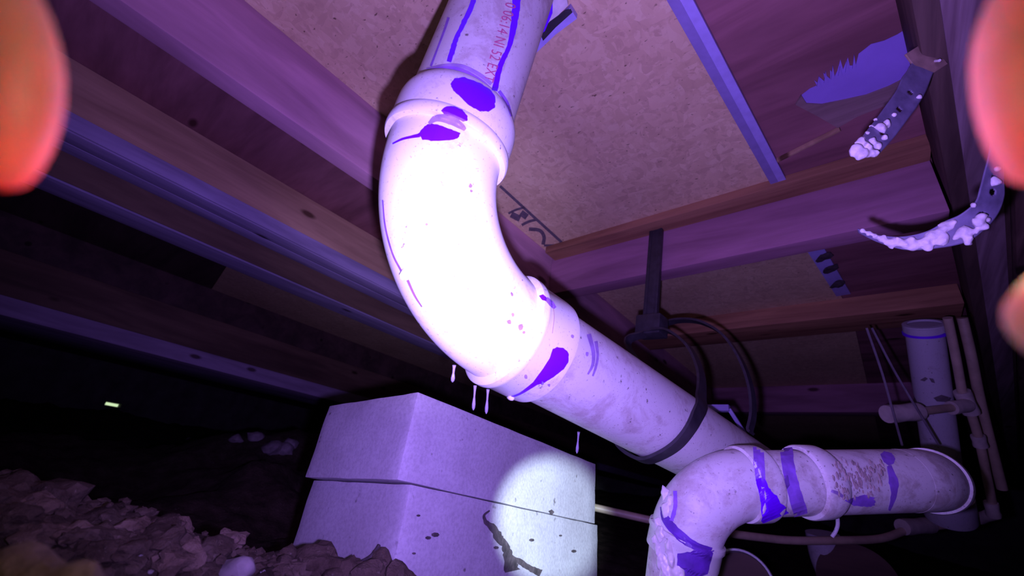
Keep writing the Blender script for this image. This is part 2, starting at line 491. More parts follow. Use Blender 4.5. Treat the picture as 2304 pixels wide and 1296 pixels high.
def gp(px, py, r):
    d = ray(px, py).normalized() * r
    return d
# clods along the lit ridge (pieces of the soil)
clods = [(40, 1098, .52, .045, .022, .018, 0), (118, 1112, .50, .032, .020, .020, .4), (8, 1150, .48, .03, .022, .02, 1), (95, 1165, .49, .024, .02, .018, 2),
         (190, 1180, .50, .024, .018, .02, .3), (235, 1195, .51, .022, .02, .022, 1.2), (60, 1195, .46, .022, .02, .014, 2), (150, 1215, .47, .024, .02, .016, 1),
         (215, 1230, .48, .02, .018, .016, .2), (270, 1225, .5, .022, .016, .017, 1.7), (305, 1240, .5, .018, .014, .012, 2.2), (355, 1253, .5, .02, .014, .011, .5),
         (405, 1243, .5, .018, .014, .012, 1.1), (455, 1252, .5, .02, .014, .011, 2), (300, 1275, .47, .02, .016, .012, .9), (370, 1285, .47, .022, .016, .012, .1),
         (500, 1265, .49, .02, .014, .01, .3), (548, 1262, .5, .012, .01, .014, 1.2), (600, 1262, .5, .015, .012, .01, .6), (650, 1245, .51, .014, .012, .01, 2.4),
         (690, 1250, .51, .024, .014, .013, .2), (735, 1252, .5, .022, .014, .014, .5), (780, 1275, .49, .018, .012, .012, 1.5), (830, 1280, .48, .02, .014, .012, .6),
         (860, 1262, .5, .018, .012, .012, .2), (900, 1290, .48, .02, .014, .012, 1.6), (640, 1285, .47, .02, .014, .01, .8), (570, 1290, .46, .02, .016, .01, .1),
         (440, 1290, .46, .02, .016, .01, 2.8), (240, 1270, .45, .02, .014, .01, .5)]
TG = BVHTree.FromPolygons([V(v) for v in gv], gf)
def on_ground(px, py, lift=0.0):
    d = ray(px, py).normalized(); h = TG.ray_cast(V((0, 0, 0)), d)[0]
    return (h if h else d * .5) + V((0, 0, lift))
for i, (px, py, r, sx, sy, sz, rz) in enumerate(clods):
    c = gp(px, py, r)
    obj('clod', rock_bm(c - V((0, 0, sz * .5)), sx, sy, sz, i + 2, 3, .55, rz), M['clod'], flr, 35)
for i, (px, py, r, s) in enumerate([(536, 1283, .48, .012), (1175, 1284, .42, .012), (1142, 1292, .42, .007), (955, 1293, .45, .009), (300, 1257, .5, .0055), (345, 1243, .5, .007), (180, 1212, .485, .003), (385, 1262, .49, .004),
                                   (405, 1250, .495, .006), (612, 1010, 1.5, .035), (640, 1012, 1.5, .03), (655, 1000, 1.52, .022), (575, 985, 1.6, .028), (530, 990, 1.7, .02), (430, 992, 1.8, .02), (98, 1156, .48, .003)]):
    o = obj('stone', rock_bm(on_ground(px, py), s * 1.1 * (on_ground(px, py).length / r) ** .7, s, s * .8, i + 60, 2, .35, i), M['stone'], flr, 40)
# near lump at the bottom corner, paler soil standing in for strong light
obj('clod', rock_bm(gp(40, 1400, .22), .034, .022, .016, 91, 4, .55, .25), M['clod2'], flr, 35)
random.seed(21)
for i in range(46):
    px = random.uniform(0, 960); h = on_ground(px, 1100 + .20 * px + random.uniform(0, 130) * (1 - px / 1400))
    if h.length > .62: continue
    q = random.uniform(.006, .014)
    obj('clod', rock_bm(h + V((0, 0, q * .2)), q * random.uniform(1, 1.6), q, q * random.uniform(.6, .9), i + 200, 3, .6, random.uniform(0, 3)), M['clod2' if i % 4 == 0 else 'clod'], flr, 35)
pb = bmesh.new(); sb = bmesh.new()
for i in range(1500):
    x = random.uniform(-.60, -.22); y = random.uniform(-.04, .36)
    if i % 9 == 0:
        q = random.choice((.0008, .001, .0014, .002)); rock_bm((x, y, ground(x, y) + q * .5), q, q, q * .8, i, 1, .4, 0, pb)
    else:
        q = random.uniform(.0018, .0055); rock_bm((x, y, ground(x, y) + q * .3), q * 1.2, q, q * .8, i, 1, .6, random.uniform(0, 3), sb)
tag(obj('grit', pb, M['stone'], flr, 0), 'small pale bits of grit strewn over the soil', kind='stuff')
tag(obj('soil_crumbs', sb, M['clod'], flr, 0), 'loose crumbs of soil', kind='stuff')

# ------------------------------------------------------------------ setting: joists, blocking, beam
def member(name, bm, mat, label, cat='joist', group=None):
    return tag(obj(name, bm, M[mat], None, 30), label, cat, group, 'structure')
def wane(bm, amp, scale):
    pass
def board(x0, x1, y0, y1, z0, z1, along='Y', n=60, bev=.003, warp=.0015):
    """Sawn board with softened, slightly wavy arrises."""
    bm = bspan(x0, x1, y0, y1, z0, z1, bev)
    return bm
member('floor_joist', board(-.650, -.612, -2, 6, ZB, ZS), 'joist', 'pale purple-lit joist directly behind the white riser pipe')
j2 = member('floor_joist', board(-1.061, -1.020, -2, 6, ZB, ZS), 'tan', 'tan-sided joist, second out beyond the riser pipe')
obj('edge_strip', board(-1.0199, -1.013, -2, 6, ZB + .001, .499), M['joistg'], j2, 30)['label'] = 'blue-grey lower edge, tint of violet light painted in'
obj('edge_strip', board(-1.062, -1.013, -2, 6, ZB - .004, ZB - .0002), M['joistg'], j2, 30)['label'] = 'blue-grey lower edge, tint of violet light painted in'
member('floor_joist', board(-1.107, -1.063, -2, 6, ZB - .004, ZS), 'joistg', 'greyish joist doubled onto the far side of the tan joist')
j3 = member('floor_joist', board(-1.376, -1.279, -2, 6, ZB + .006, ZS), 'girder', 'blue-edged joist between the doubled joist and the low girder')
obj('edge_strip', board(-1.376, -1.279, -2, 6, ZB, ZB + .006), M['joistg'], j3, 30)['label'] = 'blue-grey lower edge, tint of violet light painted in'
gd = member('floor_girder', board(-2.54, -2.08, -2, 6, .332, ZS - .13), 'girder', 'low wide girder farthest out over the dark soil', 'girder')
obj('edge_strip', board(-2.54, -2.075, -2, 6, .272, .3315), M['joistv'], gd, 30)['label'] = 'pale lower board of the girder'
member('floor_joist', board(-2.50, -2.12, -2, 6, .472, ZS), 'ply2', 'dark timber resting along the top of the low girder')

XB = .150
bl1 = member('floor_blocking', board(-.611, XB, .800, .845, .478, ZS), 'block', 'purple-lit blocking board crossing behind the black pipe hanger', 'blocking')
strip = bspan(-.60, XB, .752, .7995, ZS - .020, ZS, .002)
member('nailer_strip', strip, 'orange', 'orange pine strip along the top of the nearer blocking board', 'wood strip')
bl2 = member('floor_blocking', board(-.611, .218, 1.350, 1.475, .545, ZS), 'orange', 'orange-brown blocking laid flat, farther back than the hanger', 'blocking')
member('floor_blocking', board(-.611, .33, 2.25, 2.33, .48, ZS), 'block', 'dim blocking farthest back beside the vertical pipe', 'blocking')
# brown beam at the right, running away at a slight angle
b0, b1 = onZ(2111, 0, .49), onZ(2206, 403, .49)
bd = V((.125, 1, 0)).normalized(); bn = V((bd.y, -bd.x, 0))
pA = V((.128, .60, 0))
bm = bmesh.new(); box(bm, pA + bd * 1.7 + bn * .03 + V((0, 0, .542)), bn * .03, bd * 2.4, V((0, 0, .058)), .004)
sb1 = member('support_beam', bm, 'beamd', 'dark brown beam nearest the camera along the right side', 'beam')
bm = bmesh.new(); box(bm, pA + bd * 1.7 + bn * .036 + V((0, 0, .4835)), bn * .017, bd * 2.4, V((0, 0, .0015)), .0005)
obj('lit_edge', bm, M['beaml'], sb1, 30)['label'] = 'lower edge of the beam, light on it painted in paler'
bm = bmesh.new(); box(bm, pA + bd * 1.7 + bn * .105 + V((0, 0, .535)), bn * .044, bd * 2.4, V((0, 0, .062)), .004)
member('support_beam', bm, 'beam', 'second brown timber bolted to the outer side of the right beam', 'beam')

# ------------------------------------------------------------------ white seam strip and torn patch
sd = (SEAM1 - SEAM0).normalized(); sn = V((sd.y, -sd.x, 0))
bm = bmesh.new()
box(bm, (SEAM0 + SEAM1) / 2 - sd * .15 + V((0, 0, -.005)), sn * .0125, sd * ((SEAM1 - SEAM0).length / 2 + .15), V((0, 0, .0052)), .001)
e1 = empty('seam_strip', SEAM1, 'straight white strip along the seam of the near subfloor sheets', 'strip')
obj('strip_body', bm, M['trim'], e1, 30)
bm = bmesh.new(); box(bm, (SEAM0 + SEAM1) / 2 - sd * .15 - sn * .0065 + V((0, 0, -.0065)), sn * .0065, sd * ((SEAM1 - SEAM0).length / 2 + .15), V((0, 0, .0042)), .001)  # darker copy of the strip colour paints the shade on its left face
o = obj('strip_flange', bm, M['trimd'], e1, 30); o['label'] = 'raised edge of the strip, shade of an angled face painted in'
bm = bmesh.new(); box(bm, SEAM1 + sd * .006 + V((0, 0, -.004)), sn * .014, sd * .010, V((0, 0, .004)), .002)
o = obj('strip_end', bm, M['glue'], e1, 30); o['label'] = 'ragged pale end of the strip'
s2a, s2b = onZ(1828, 548, ZS), onZ(1897, 660, ZS)
d2 = (s2b - s2a).normalized(); n2 = V((d2.y, -d2.x, 0))
e2 = empty('seam_strip', s2a, 'short ragged pale strip beyond the nearer blocking', 'strip')
bm = bmesh.new(); box(bm, (s2a + s2b) / 2 + V((0, 0, -.003)), n2 * .016, d2 * ((s2b - s2a).length / 2), V((0, 0, .003)), .001)
obj('strip_body', bm, M['trim'], e2, 30)
for k, (px, py) in enumerate([(1855, 578), (1868, 606), (1884, 640)]):
    obj('chip', rock_bm(onZ(px, py, ZS - .008), .012, .022, .006, k + 40, 2, .5, .6), M['dirt'], e2, 40)[ 'label'] = 'dark chip'

TS = BVHTree.FromPolygons([V((-3, -2, ZS)), V((3, -2, ZS)), V((3, 5, ZS)), V((-3, 5, ZS))], [(0, 1, 2, 3)])
def poly_plate(pts, z, th, name, mat, parent=None):
    P = [onZ(p[0], p[1], z) for p in pts]
    bm = bmesh.new(); lo = [bm.verts.new(p) for p in P]; hi = [bm.verts.new(p + V((0, 0, th))) for p in P]
    tri = tessellate_polygon([P])
    for t in tri:
        bm.faces.new([lo[i] for i in t]); bm.faces.new([hi[i] for i in t[::-1]])
    n = len(P)
    for i in range(n): bm.faces.new((lo[i], lo[(i + 1) % n], hi[(i + 1) % n], hi[i]))
    return obj(name, bm, M[mat], parent, 0)
paper = [(1803, 215), (1822, 200), (1838, 193), (1832, 181), (1845, 190), (1842, 172), (1856, 184), (1853, 164), (1868, 178), (1868, 157), (1878, 172), (1884, 160), (1891, 134), (1897, 156), (1908, 130), (1912, 148),
         (1925, 148), (1932, 122), (1945, 112), (1960, 100), (1990, 92), (2020, 78), (2042, 64), (2050, 80), (2058, 150), (2040, 175), (2000, 196), (1950, 215), (1900, 226), (1850, 236), (1815, 236)]
tp = empty('torn_patch', onZ(1930, 160, ZS), 'bright violet patch of torn backing with ragged splinters beside the beam', 'torn paper')
poly_plate(paper, ZS - .0012, .001, 'backing_sheet', 'paper', tp)
o = poly_plate([(1790, 236), (1803, 215), (1815, 234), (1850, 236), (1900, 226), (1950, 215), (2000, 196), (2040, 176), (2068, 172), (2055, 215), (2000, 235), (1930, 262), (1885, 288), (1840, 262)], ZS - .004, .003, 'torn_flap', 'rawply', tp)
o['label'] = 'brown splintered plywood lip under the torn patch'
for q in range(6):
    a = (1838 + q * 16, 182 - q * 8)
    poly_plate([(a[0], a[1] + 14), (a[0] + 4, a[1] - 8 - 5 * (q % 3)), (a[0] + 9, a[1] + 12)], ZS - .0035, .002, 'splinter', 'paper', tp)
lp = bmesh.new(); la, lb = onZ(1748, 361, ZS - .004), onZ(1890, 290, ZS - .004)
ld = (lb - la).normalized()
box(lp, (la + lb) / 2, ld * ((lb - la).length / 2), V((-ld.y, ld.x, 0)) * .0025, V((0, 0, .004)), .001)
tag(obj('splinter_edge', lp, M['tan'], None, 30), 'thin pale lath edge between the white strip and the torn patch', 'splinter')

# printed box on the strand board
stamp = empty('board_stamp', onZ(1200, 510, ZS - .001), 'grey ink stamp with a ruled box printed on the tan board', 'stamp')
for pts, w in ([(1125, 418), (1195, 482), (1264, 545)], 6), ([(1264, 545), (1250, 551), (1224, 552)], 5), ([(1180, 466), (1160, 472), (1144, 480)], 5), ([(1206, 494), (1190, 498), (1174, 506)], 6), ([(1150, 482), (1170, 492)], 14), ([(1172, 478), (1186, 488)], 14), ([(1190, 515), (1214, 518), (1224, 532), (1222, 550)], 8):
    b = ribbon_on(TS, pts, w, .0006)
    obj('stamp_line', b, M['ink'], stamp, 0)

# hole cover beside the riser
hp = empty('hole_cover', onZ(1255, 60, ZS), 'grey scrap board and dark cut by the top of the riser pipe', 'board scrap')
poly_plate([(1195, 130), (1196, 100), (1225, 75), (1283, 18), (1298, 42), (1250, 78)], ZS - .012, .010, 'scrap_board', 'trim', hp)
poly_plate([(1216, 78), (1236, 50), (1272, 24), (1284, 20), (1288, 28), (1250, 62), (1222, 92)], ZS - .0125, .0012, 'cut', 'plastic', hp)['label'] = 'black gap cut in the board'
poly_plate([(1225, 62), (1238, -30), (1270, -30), (1278, 12), (1245, 46)], ZS - .010, .008, 'pale_insert', 'glue', hp)['label'] = 'pale triangular insert'
poly_plate([(1214, 80), (1228, 40), (1230, -20), (1244, -20), (1243, 30), (1226, 70)], ZS - .0136, .001, 'primer_run', 'primer', hp)['label'] = 'purple primer run'

# ------------------------------------------------------------------ main drain pipe
PX, PY, PZ, RB = -.29515, .18500, .30687, .15301
d0 = V((-.18508, .02205, -1)).normalized()
d1 = V((.19084, 1, -.13184)).normalized()
P0 = V((PX, PY, PZ))
ang = math.acos(d0.dot(d1)); nn = (d1 - d0 * d0.dot(d1)).normalized()
CB = P0 + nn * RB
ARC = [CB - nn * RB * math.cos(a) + d0 * RB * math.sin(a) for a in [ang * k / 40 for k in range(41)]]
E1 = ARC[-1]
drain = empty('drain_pipe', E1 + d1 * .3, 'large white drain pipe dropping from above and sweeping away past the pier', 'pipe')
bm_r = bmesh.new(); profile(bm_r, P0 - d0 * .02, -d0, [(0, .0572), (.31, .0572), (.31, .052), (0, .052)], 64)
riser = obj('riser_pipe', bm_r, M['pvc'], drain, 40, True)
bm_e = bmesh.new(); sweep(bm_e, [P0 - d0 * .012] + ARC + [E1 + d1 * .012], .0592, 64, False, False)
elbow = obj('elbow', bm_e, M['pvc_e'], drain, 40, True)
bm_h1 = bmesh.new()
profile(bm_h1, P0, -d0, [(-.004, .0590), (-.004, .0650), (-.002, .0662), (.004, .0664), (.0075, .0656), (.009, .0644), (.026, .0650), (.036, .0648), (.043, .0634), (.050, .0602), (.052, .0588), (.052, .0570)], 64)
hub1 = obj('hub', bm_h1, M['pvc_e'], drain, 40, True); hub1['label'] = 'upper socket of the elbow'
bm_h2 = bmesh.new()
profile(bm_h2, E1, d1, [(-.014, .0588), (-.012, .0640), (-.010, .0660), (-.004, .0664), (.000, .0656), (.002, .0640), (.040, .0640), (.047, .0634), (.049, .0612), (.049, .0570)], 64)
hub2 = obj('hub', bm_h2, M['pvc_e'], drain, 40, True); hub2['label'] = 'lower socket of the elbow'
bm_p = bmesh.new(); profile(bm_p, E1 + d1 * .01, d1, [(0, .0572), (.60, .0572)], 64, False, True)
lower = obj('sloping_pipe', bm_p, M['pvc'], drain, 40, True)
TD = bvh_of(bm_r, bm_e, bm_h1, bm_h2, bm_p)
TR = bvh_of(bm_r)
for b in (bm_r, bm_e, bm_h1, bm_h2, bm_p): b.free()
def stain(bm, parent, mat='primer', name='primer_stain', label=None):
    o = obj(name, bm, M[mat], parent, 0)
    if label: o['label'] = label
    return o
stain(blob_on(TD, [(1014, 190), (1022, 177), (1045, 175), (1080, 188), (1105, 205), (1115, 222), (1112, 242), (1098, 252), (1080, 251), (1055, 238), (1035, 218), (1020, 205)], jag=.05), hub1, label='large purple primer oval')
stain(blob_on(TD, [(992, 249), (1005, 240), (1022, 240), (1040, 248), (1052, 262), (1051, 272), (1042, 274), (1020, 263), (1000, 257)], jag=.05), hub1)
stain(blob_on(TD, [(941, 302), (955, 285), (966, 279), (985, 281), (1010, 290), (1036, 300), (1030, 312), (1005, 317), (975, 318), (952, 315)], jag=.08), elbow)
stain(ribbon_on(TD, [(884, 324), (905, 314), (925, 309), (945, 305)], [3, 5, 6, 9]), elbow, 'primer')
stain(ribbon_on(TD, [(965, 279), (985, 266), (1012, 270), (1035, 282), (1047, 292)], [6, 18, 22, 18, 10], .0007), hub1, 'primer_s', label='smeared pinkish primer over the lip')
stain(ribbon_on(TD, [(1166, -30), (1160, 20), (1155, 60), (1145, 105), (1125, 150), (1112, 205)], [20, 17, 15, 10, 12, 13], jag=.2), riser, label='long purple primer run')
stain(ribbon_on(TD, [(1072, -30), (1063, 10), (1045, 50), (1028, 85), (1020, 110), (1010, 140)], [12, 11, 11, 10, 12, 10], jag=.3), riser)
stain(ribbon_on(TD, [(1010, 40), (1000, 70), (985, 110), (970, 150)], [6, 5, 4, 5]), riser, 'primer_f')
stain(ribbon_on(TR, [(950, 166), (985, 157), (1020, 156), (1050, 166), (1085, 188), (1110, 210)], [5, 9, 11, 12, 12, 8], .0007), riser, 'primer_f', label='purple primer band above the socket')
stain(ribbon_on(TR, [(960, 156), (1000, 148), (1040, 150), (1080, 170), (1105, 190)], [3, 6, 8, 9, 8], .0006), riser, 'primer_s', label='pinkish primer band above the socket')
stain(ribbon_on(TD, [(1122, 205), (1140, 232), (1150, 262)], [8, 8, 5]), riser, 'primer_f')
stain(blob_on(TD, [(1279, 795), (1278, 815), (1268, 830), (1245, 848), (1222, 862), (1205, 866), (1195, 868), (1200, 858), (1222, 828), (1236, 806), (1243, 785), (1252, 781), (1268, 783)], jag=.03), hub2, label='purple primer teardrop')
stain(ribbon_on(TD, [(1212, 856), (1190, 872), (1170, 885), (1150, 893)], [12, 8, 5, 4]), hub2)
stain(blob_on(TD, [(1213, 666), (1222, 663), (1230, 671), (1228, 678), (1220, 676)]), hub2)
stain(ribbon_on(TD, [(1228, 672), (1240, 684), (1248, 694)], [9, 12, 8]), hub2, 'primer_f')
stain(ribbon_on(TD, [(1324, 752), (1334, 790), (1333, 820), (1322, 842)], [10, 9, 7, 4]), lower, 'primer_s', label='thin primer run')
stain(ribbon_on(TD, [(1340, 768), (1344, 800), (1340, 825), (1333, 846)], [8, 6, 6, 4]), lower, 'primer_s', label='thin primer run')
stain(ribbon_on(TD, [(1244, 690), (1246, 715), (1242, 750)], [2, 2, 2]), hub2, 'cpvc', 'crack', 'thin yellowish hairline')
stain(ribbon_on(TD, [(862, 450), (868, 510), (884, 570), (905, 612)], [3, 4, 4, 5]), elbow, 'primer_f', 'mould_line', 'thin purple mould line down the elbow')
stain(ribbon_on(TD, [(918, 630), (934, 665), (950, 690)], [6, 5, 3]), elbow, 'primer_f', 'mould_line')
obj('nub', rock_bm(hit(TD, 912, 615, .001), .004, .004, .006, 4, 2, .3), M['glue'], drain, 40)
obj('nub', rock_bm(hit(TD, 1150, 893, .001), .005, .003, .003, 5, 2, .3), M['glue'], drain, 40)
for k, (px, py, s) in enumerate([(1145, 724, 10), (1154, 708, 8), (1170, 735, 12), (1178, 748, 7), (1152, 663, 6), (1287, 757, 8), (1183, 847, 9), (1320, 796, 9), (1150, 660, 5), (960, 505, 7), (1058, 418, 8), (1060, 430, 6), (1220, 862, 7), (1235, 866, 7)]):
    q = [(px + s * .6 * math.cos(a) * random.uniform(.6, 1.1), py + s * .7 * math.sin(a) * random.uniform(.6, 1.1)) for a in [2 * PI * i / 7 for i in range(7)]]
    stain(blob_on(TD, q, rings=2, dens=2), drain, 'primer_s', 'speck')
# hanging drips
for k, (px, py, l, w, d) in enumerate([(1022, 822, 38, 8, .40), (1069, 868, 55, 7, .42), (1098, 876, 55, 7, .43), (1302, 972, 48, 6, .55)]):
    top = dep(px, py, d); bot = dep(px - 4, py + l, d)
    bm = bmesh.new(); r = w * .5 * d / F_PX
    P = [top + (bot - top) * t for t in (0, .2, .45, .6, .75, .9, 1)]
    sweep(bm, P, [r * 1.1, r * .7, r * .6, r * .9, r * 1.15, r, r * .3], 10)
    obj('drip', bm, M['water'], drain, 60)

# red printing along the riser
cu = bpy.data.curves.new('print', 'FONT'); cu.body = '0 06:14 NI 52 EXT'; cu.size = 1.0; cu.space_character = 1.05
to = bpy.data.objects.new('print', cu); COL.objects.link(to)
bpy.context.view_layer.update()
tm = bpy.data.meshes.new_from_object(to.evaluated_get(bpy.context.evaluated_depsgraph_get()))
bpy.data.objects.remove(to)
wid = max(v.co.x for v in tm.vertices)
bm = bmesh.new(); bm.from_mesh(tm); bpy.data.meshes.remove(tm)
bmesh.ops.subdivide_edges(bm, edges=[e for e in bm.edges if e.calc_length() > .25], cuts=2)
ta, tb = (1150, 8), (1098, 184)
tv = V((tb[0] - ta[0], tb[1] - ta[1], 0)); tl = tv.length; tv.normalize(); tn = V((tv.y, -tv.x, 0)) 
hgt = 25.0; lost = []
for v in list(bm.verts):
    u = v.co.x / wid * tl; w_ = (v.co.y - .35) * hgt / .72
    q = V((ta[0], ta[1], 0)) + tv * u + tn * w_
    h = hit(TR, q.x, q.y, .0006)
    if h: v.co = h
    else: lost.append(v)
bmesh.ops.delete(bm, geom=lost, context='VERTS')
o = obj('printed_lettering', bm, M['red'], riser, 0); o['label'] = 'red printed characters running down the riser'

# ------------------------------------------------------------------ pipe hanger
def axis_at(y): return E1 + d1 * ((y - E1.y) / d1.y)
hang = empty('pipe_hanger', axis_at(.78) + V((0, 0, .06)), 'black plastic hook hanger with toothed bar around the sloping drain pipe', 'hanger')
def band(P, wdir, w, th):
    """Flat band swept along P, width along wdir."""
    bm = bmesh.new(); rows = []
    for i, p in enumerate(P):
        t = (P[min(i + 1, len(P) - 1)] - P[max(i - 1, 0)]).normalized()
        n = t.cross(wdir).normalized(); b = n.cross(t).normalized()
        rows.append([bm.verts.new(p + b * (w / 2 * s) + n * (th / 2 * q)) for s, q in ((-1, -1), (1, -1), (1, 1), (-1, 1))])
    for A, B in zip(rows[:-1], rows[1:]):
        for k in range(4): bm.faces.new((A[k], A[(k + 1) % 4], B[(k + 1) % 4], B[k]))
    bm.faces.new(rows[0][::-1]); bm.faces.new(rows[-1])
    return bm
A0 = axis_at(.585)
u0 = d1.cross(V((0, 0, 1))).normalized(); w0 = u0.cross(d1)
def circ(deg, A=None, r=.0615): return (A or A0) + (u0 * math.cos(math.radians(deg)) + w0 * math.sin(math.radians(deg))) * r
R1 = catmull([onY(1455, 748, .762), onY(1500, 744, .755), onY(1546, 776, .735), onY(1574, 830, .70), onY(1578, 885, .66)] +
             [hit(TD, px, py, .0035) for px, py in ((1560, 940), (1526, 990), (1482, 1020))] +
             [circ(a, None, .0625) for a in (262, 225, 190, 155)] + [circ(118, axis_at(.66), .066), onY(1412, 775, .735), onY(1452, 750, .762)], 6)
def clear(P, rmin=.0618):
    out = []
    for p in P:
        w = p - E1; w -= d1 * w.dot(d1)
        out.append(p if w.length >= rmin else p + w.normalized() * (rmin - w.length))
    return out
R1 = clear(R1, .0604)
obj('hook_ring', band(R1, d1, .019, .0045), M['plastic'], hang, 40)
A1 = axis_at(.80)
R2 = catmull([onP(p[0], p[1], A1, d1) for p in [(1480, 735), (1520, 722), (1572, 724), (1625, 752), (1664, 805), (1688, 868), (1694, 930), (1682, 984)]], 6)
R2 = clear(R2, .0625)
obj('hook_arm', band(R2, d1, .018, .0045), M['plastic'], hang, 40)
tp0, tp1 = onY(1479, 494, .790), onY(1462, 742, .775)
bm = bmesh.new(); ax = (tp1 - tp0).normalized(); sx = V((1, 0, 0)); sx = (sx - ax * sx.dot(ax)).normalized(); sy = ax.cross(sx)
L = (tp1 - tp0).length
for s in (-1, 1):
    box(bm, (tp0 + tp1) / 2 + sx * .0115 * s, ax * (L / 2), sx * .0035, sy * .006, .001)
box(bm, (tp0 + tp1) / 2 + sy * .002, ax * (L / 2), sx * .009, sy * .003, .0005)
for k in range(16):
    box(bm, tp0 + ax * (L * (k + .5) / 16) - sy * .003, ax * .003, sx * .0085, sy * .003)
box(bm, tp0 - ax * .006, ax * .008, sx * .005, sy * .004, .001)
obj('toothed_bar', bm, M['plastic'], hang, 30)
bm = bmesh.new(); box(bm, onY(1466, 735, .77), ax * .022, sx * .026, d1 * .016, .004)
obj('clamp_block', bm, M['plastic'], hang, 30)
ts = bmesh.new(); tc = dep(1612, 921, .80); tl_, tr_ = dep(1588, 919, .80), dep(1642, 919, .80)
box(ts, (tl_ + tr_) / 2, (tr_ - tl_) / 2, V((0, .008, 0)), V((0, 0, .006)), .001)
box(ts, (dep(1642, 922, .80) + dep(1682, 985, .80)) / 2, (dep(1682, 985, .80) - dep(1642, 922, .80)) / 2, V((0, .006, 0)), V((.003, 0, .002)), .001)
o = obj('spacer_tab', ts, M['trimd'], hang, 30); o['label'] = 'pale spacer tab behind the hanger ring'
# ------------------------------------------------------------------ concrete pier blocks
def rot3(rx, ry, rz): return Matrix.Rotation(rz, 3, 'Z') @ Matrix.Rotation(ry, 3, 'Y') @ Matrix.Rotation(rx, 3, 'X')
def block(p, dims, label, seed):
    R = rot3(*p[3:6]); w, l, h = dims
    bm = bmesh.new(); box(bm, (0, 0, 0), V((w / 2, 0, 0)), V((0, l / 2, 0)), V((0, 0, h / 2)))
    bmesh.ops.bevel(bm, geom=bm.edges[:], offset=.0013, segments=2, profile=.6, affect='EDGES')
    bmesh.ops.subdivide_edges(bm, edges=[e for e in bm.edges if e.calc_length() > .03], cuts=14, use_grid_fill=True)
    for v in bm.verts:
        c = v.co
        e = sum(1 for a, b in ((abs(c.x), w / 2), (abs(c.y), l / 2), (abs(c.z), h / 2)) if a > b - .006)
        n_ = noise.noise(c * 45 + V((seed, 0, 0))) + .5 * noise.noise(c * 120 + V((0, seed, 0)))
        c *= 1 - (.0035 if e >= 2 else .0) * max(0, n_)
        c += V((noise.noise(c * 30), noise.noise(c * 33 + V((9, 0, 0))), noise.noise(c * 31 + V((0, 9, 0))))) * .0007
    c0 = V(p[:3]) + R @ V((-w / 2, l / 2, -h / 2))
    for v in bm.verts: v.co = c0 + R @ v.co
    o = obj('concrete_block', bm, M['conc'], None, 40, True)
    tag(o, label, 'block'); return o, bm
blk1, bb1 = block((-.3972, .2958, .085, -.0604, -.0798, .0073), (.194, .42, .0935), 'upper grey concrete block of the two-block pier under the pipe', 1)
blk2, bb2 = block((-.3860, .3055, -.0101, -.0604, -.0798, .030), (.194, .424, .0900), 'lower grey concrete block of the pier, sunk in soil', 2)
TB = bvh_of(bb1, bb2); bb1.free(); bb2.free()
def bstain(bm, parent, name, mat, label=None):
    o = obj(name, bm, M[mat], parent, 0)
    if label: o['label'] = label
bstain(ribbon_on(TB, [(1100, 1148), (1088, 1160), (1092, 1174), (1110, 1190), (1122, 1212), (1134, 1226), (1142, 1250), (1150, 1285)], [3, 6, 10, 18, 20, 16, 20, 34], .0012, jag=.5), blk2, 'dirt_streak', 'dirt', 'dark branching dirt streak')
bstain(ribbon_on(TB, [(1140, 1250), (1165, 1262), (1190, 1278), (1215, 1290)], [10, 14, 12, 16], .0014, jag=.5), blk2, 'dirt_streak', 'dirt', 'dark branching dirt streak')
bstain(blob_on(TB, [(1232, 1150), (1240, 1146), (1246, 1152), (1240, 1159)], .0012, 2), blk1, 'pit', 'dirt', 'small dark pit at the joint')
for px, py, s in ((962, 1210, 9), (978, 1203, 12), (1115, 1232, 8), (940, 1160, 6), (1195, 1215, 8), (930, 1245, 6), (1290, 1240, 8), (1260, 1205, 5)):
    q = [(px + s * .8 * math.cos(a), py + s * .45 * math.sin(a)) for a in [2 * PI * i / 7 for i in range(7)]]
    bstain(blob_on(TB, q, .001, 2, dens=2), blk2, 'pit', 'dirt')
# root curling up the foot of the pier
tw = [hit(TB, px, py, .007) for px, py in ((866, 1228), (853, 1248), (834, 1262), (812, 1271), (793, 1280))]
tw = [p for p in tw if p]
if len(tw) > 2:
    bm = bmesh.new(); P = catmull(tw, 6); sweep(bm, P, [.0016 + .0014 * i / len(P) for i in range(len(P))], 8)
    tag(obj('root_strand', bm, M['dirt'], None, 60), 'thin dark root curling against the foot of the lower block', 'root')

# ------------------------------------------------------------------ branch drain at the right
def bdep(px, py, d): return dep(px, py, d * .86)
br = empty('branch_pipe', bdep(1780, 1087, .61), 'dirty white branch drain with elbows and purple primer bands, crossing in front', 'pipe')
r3 = .0382
Q2 = bdep(2040, 1080, .635); Q1 = bdep(1690, 1087, .60)
bx = (Q2 - Q1).normalized()
bm_b = bmesh.new(); profile(bm_b, Q1 - bx * .02, bx, [(0, r3), ((Q2 - Q1).length + .025, r3)], 56, True, True)
bpipe = obj('cross_pipe', bm_b, M['pvc_d'], br, 40, True)
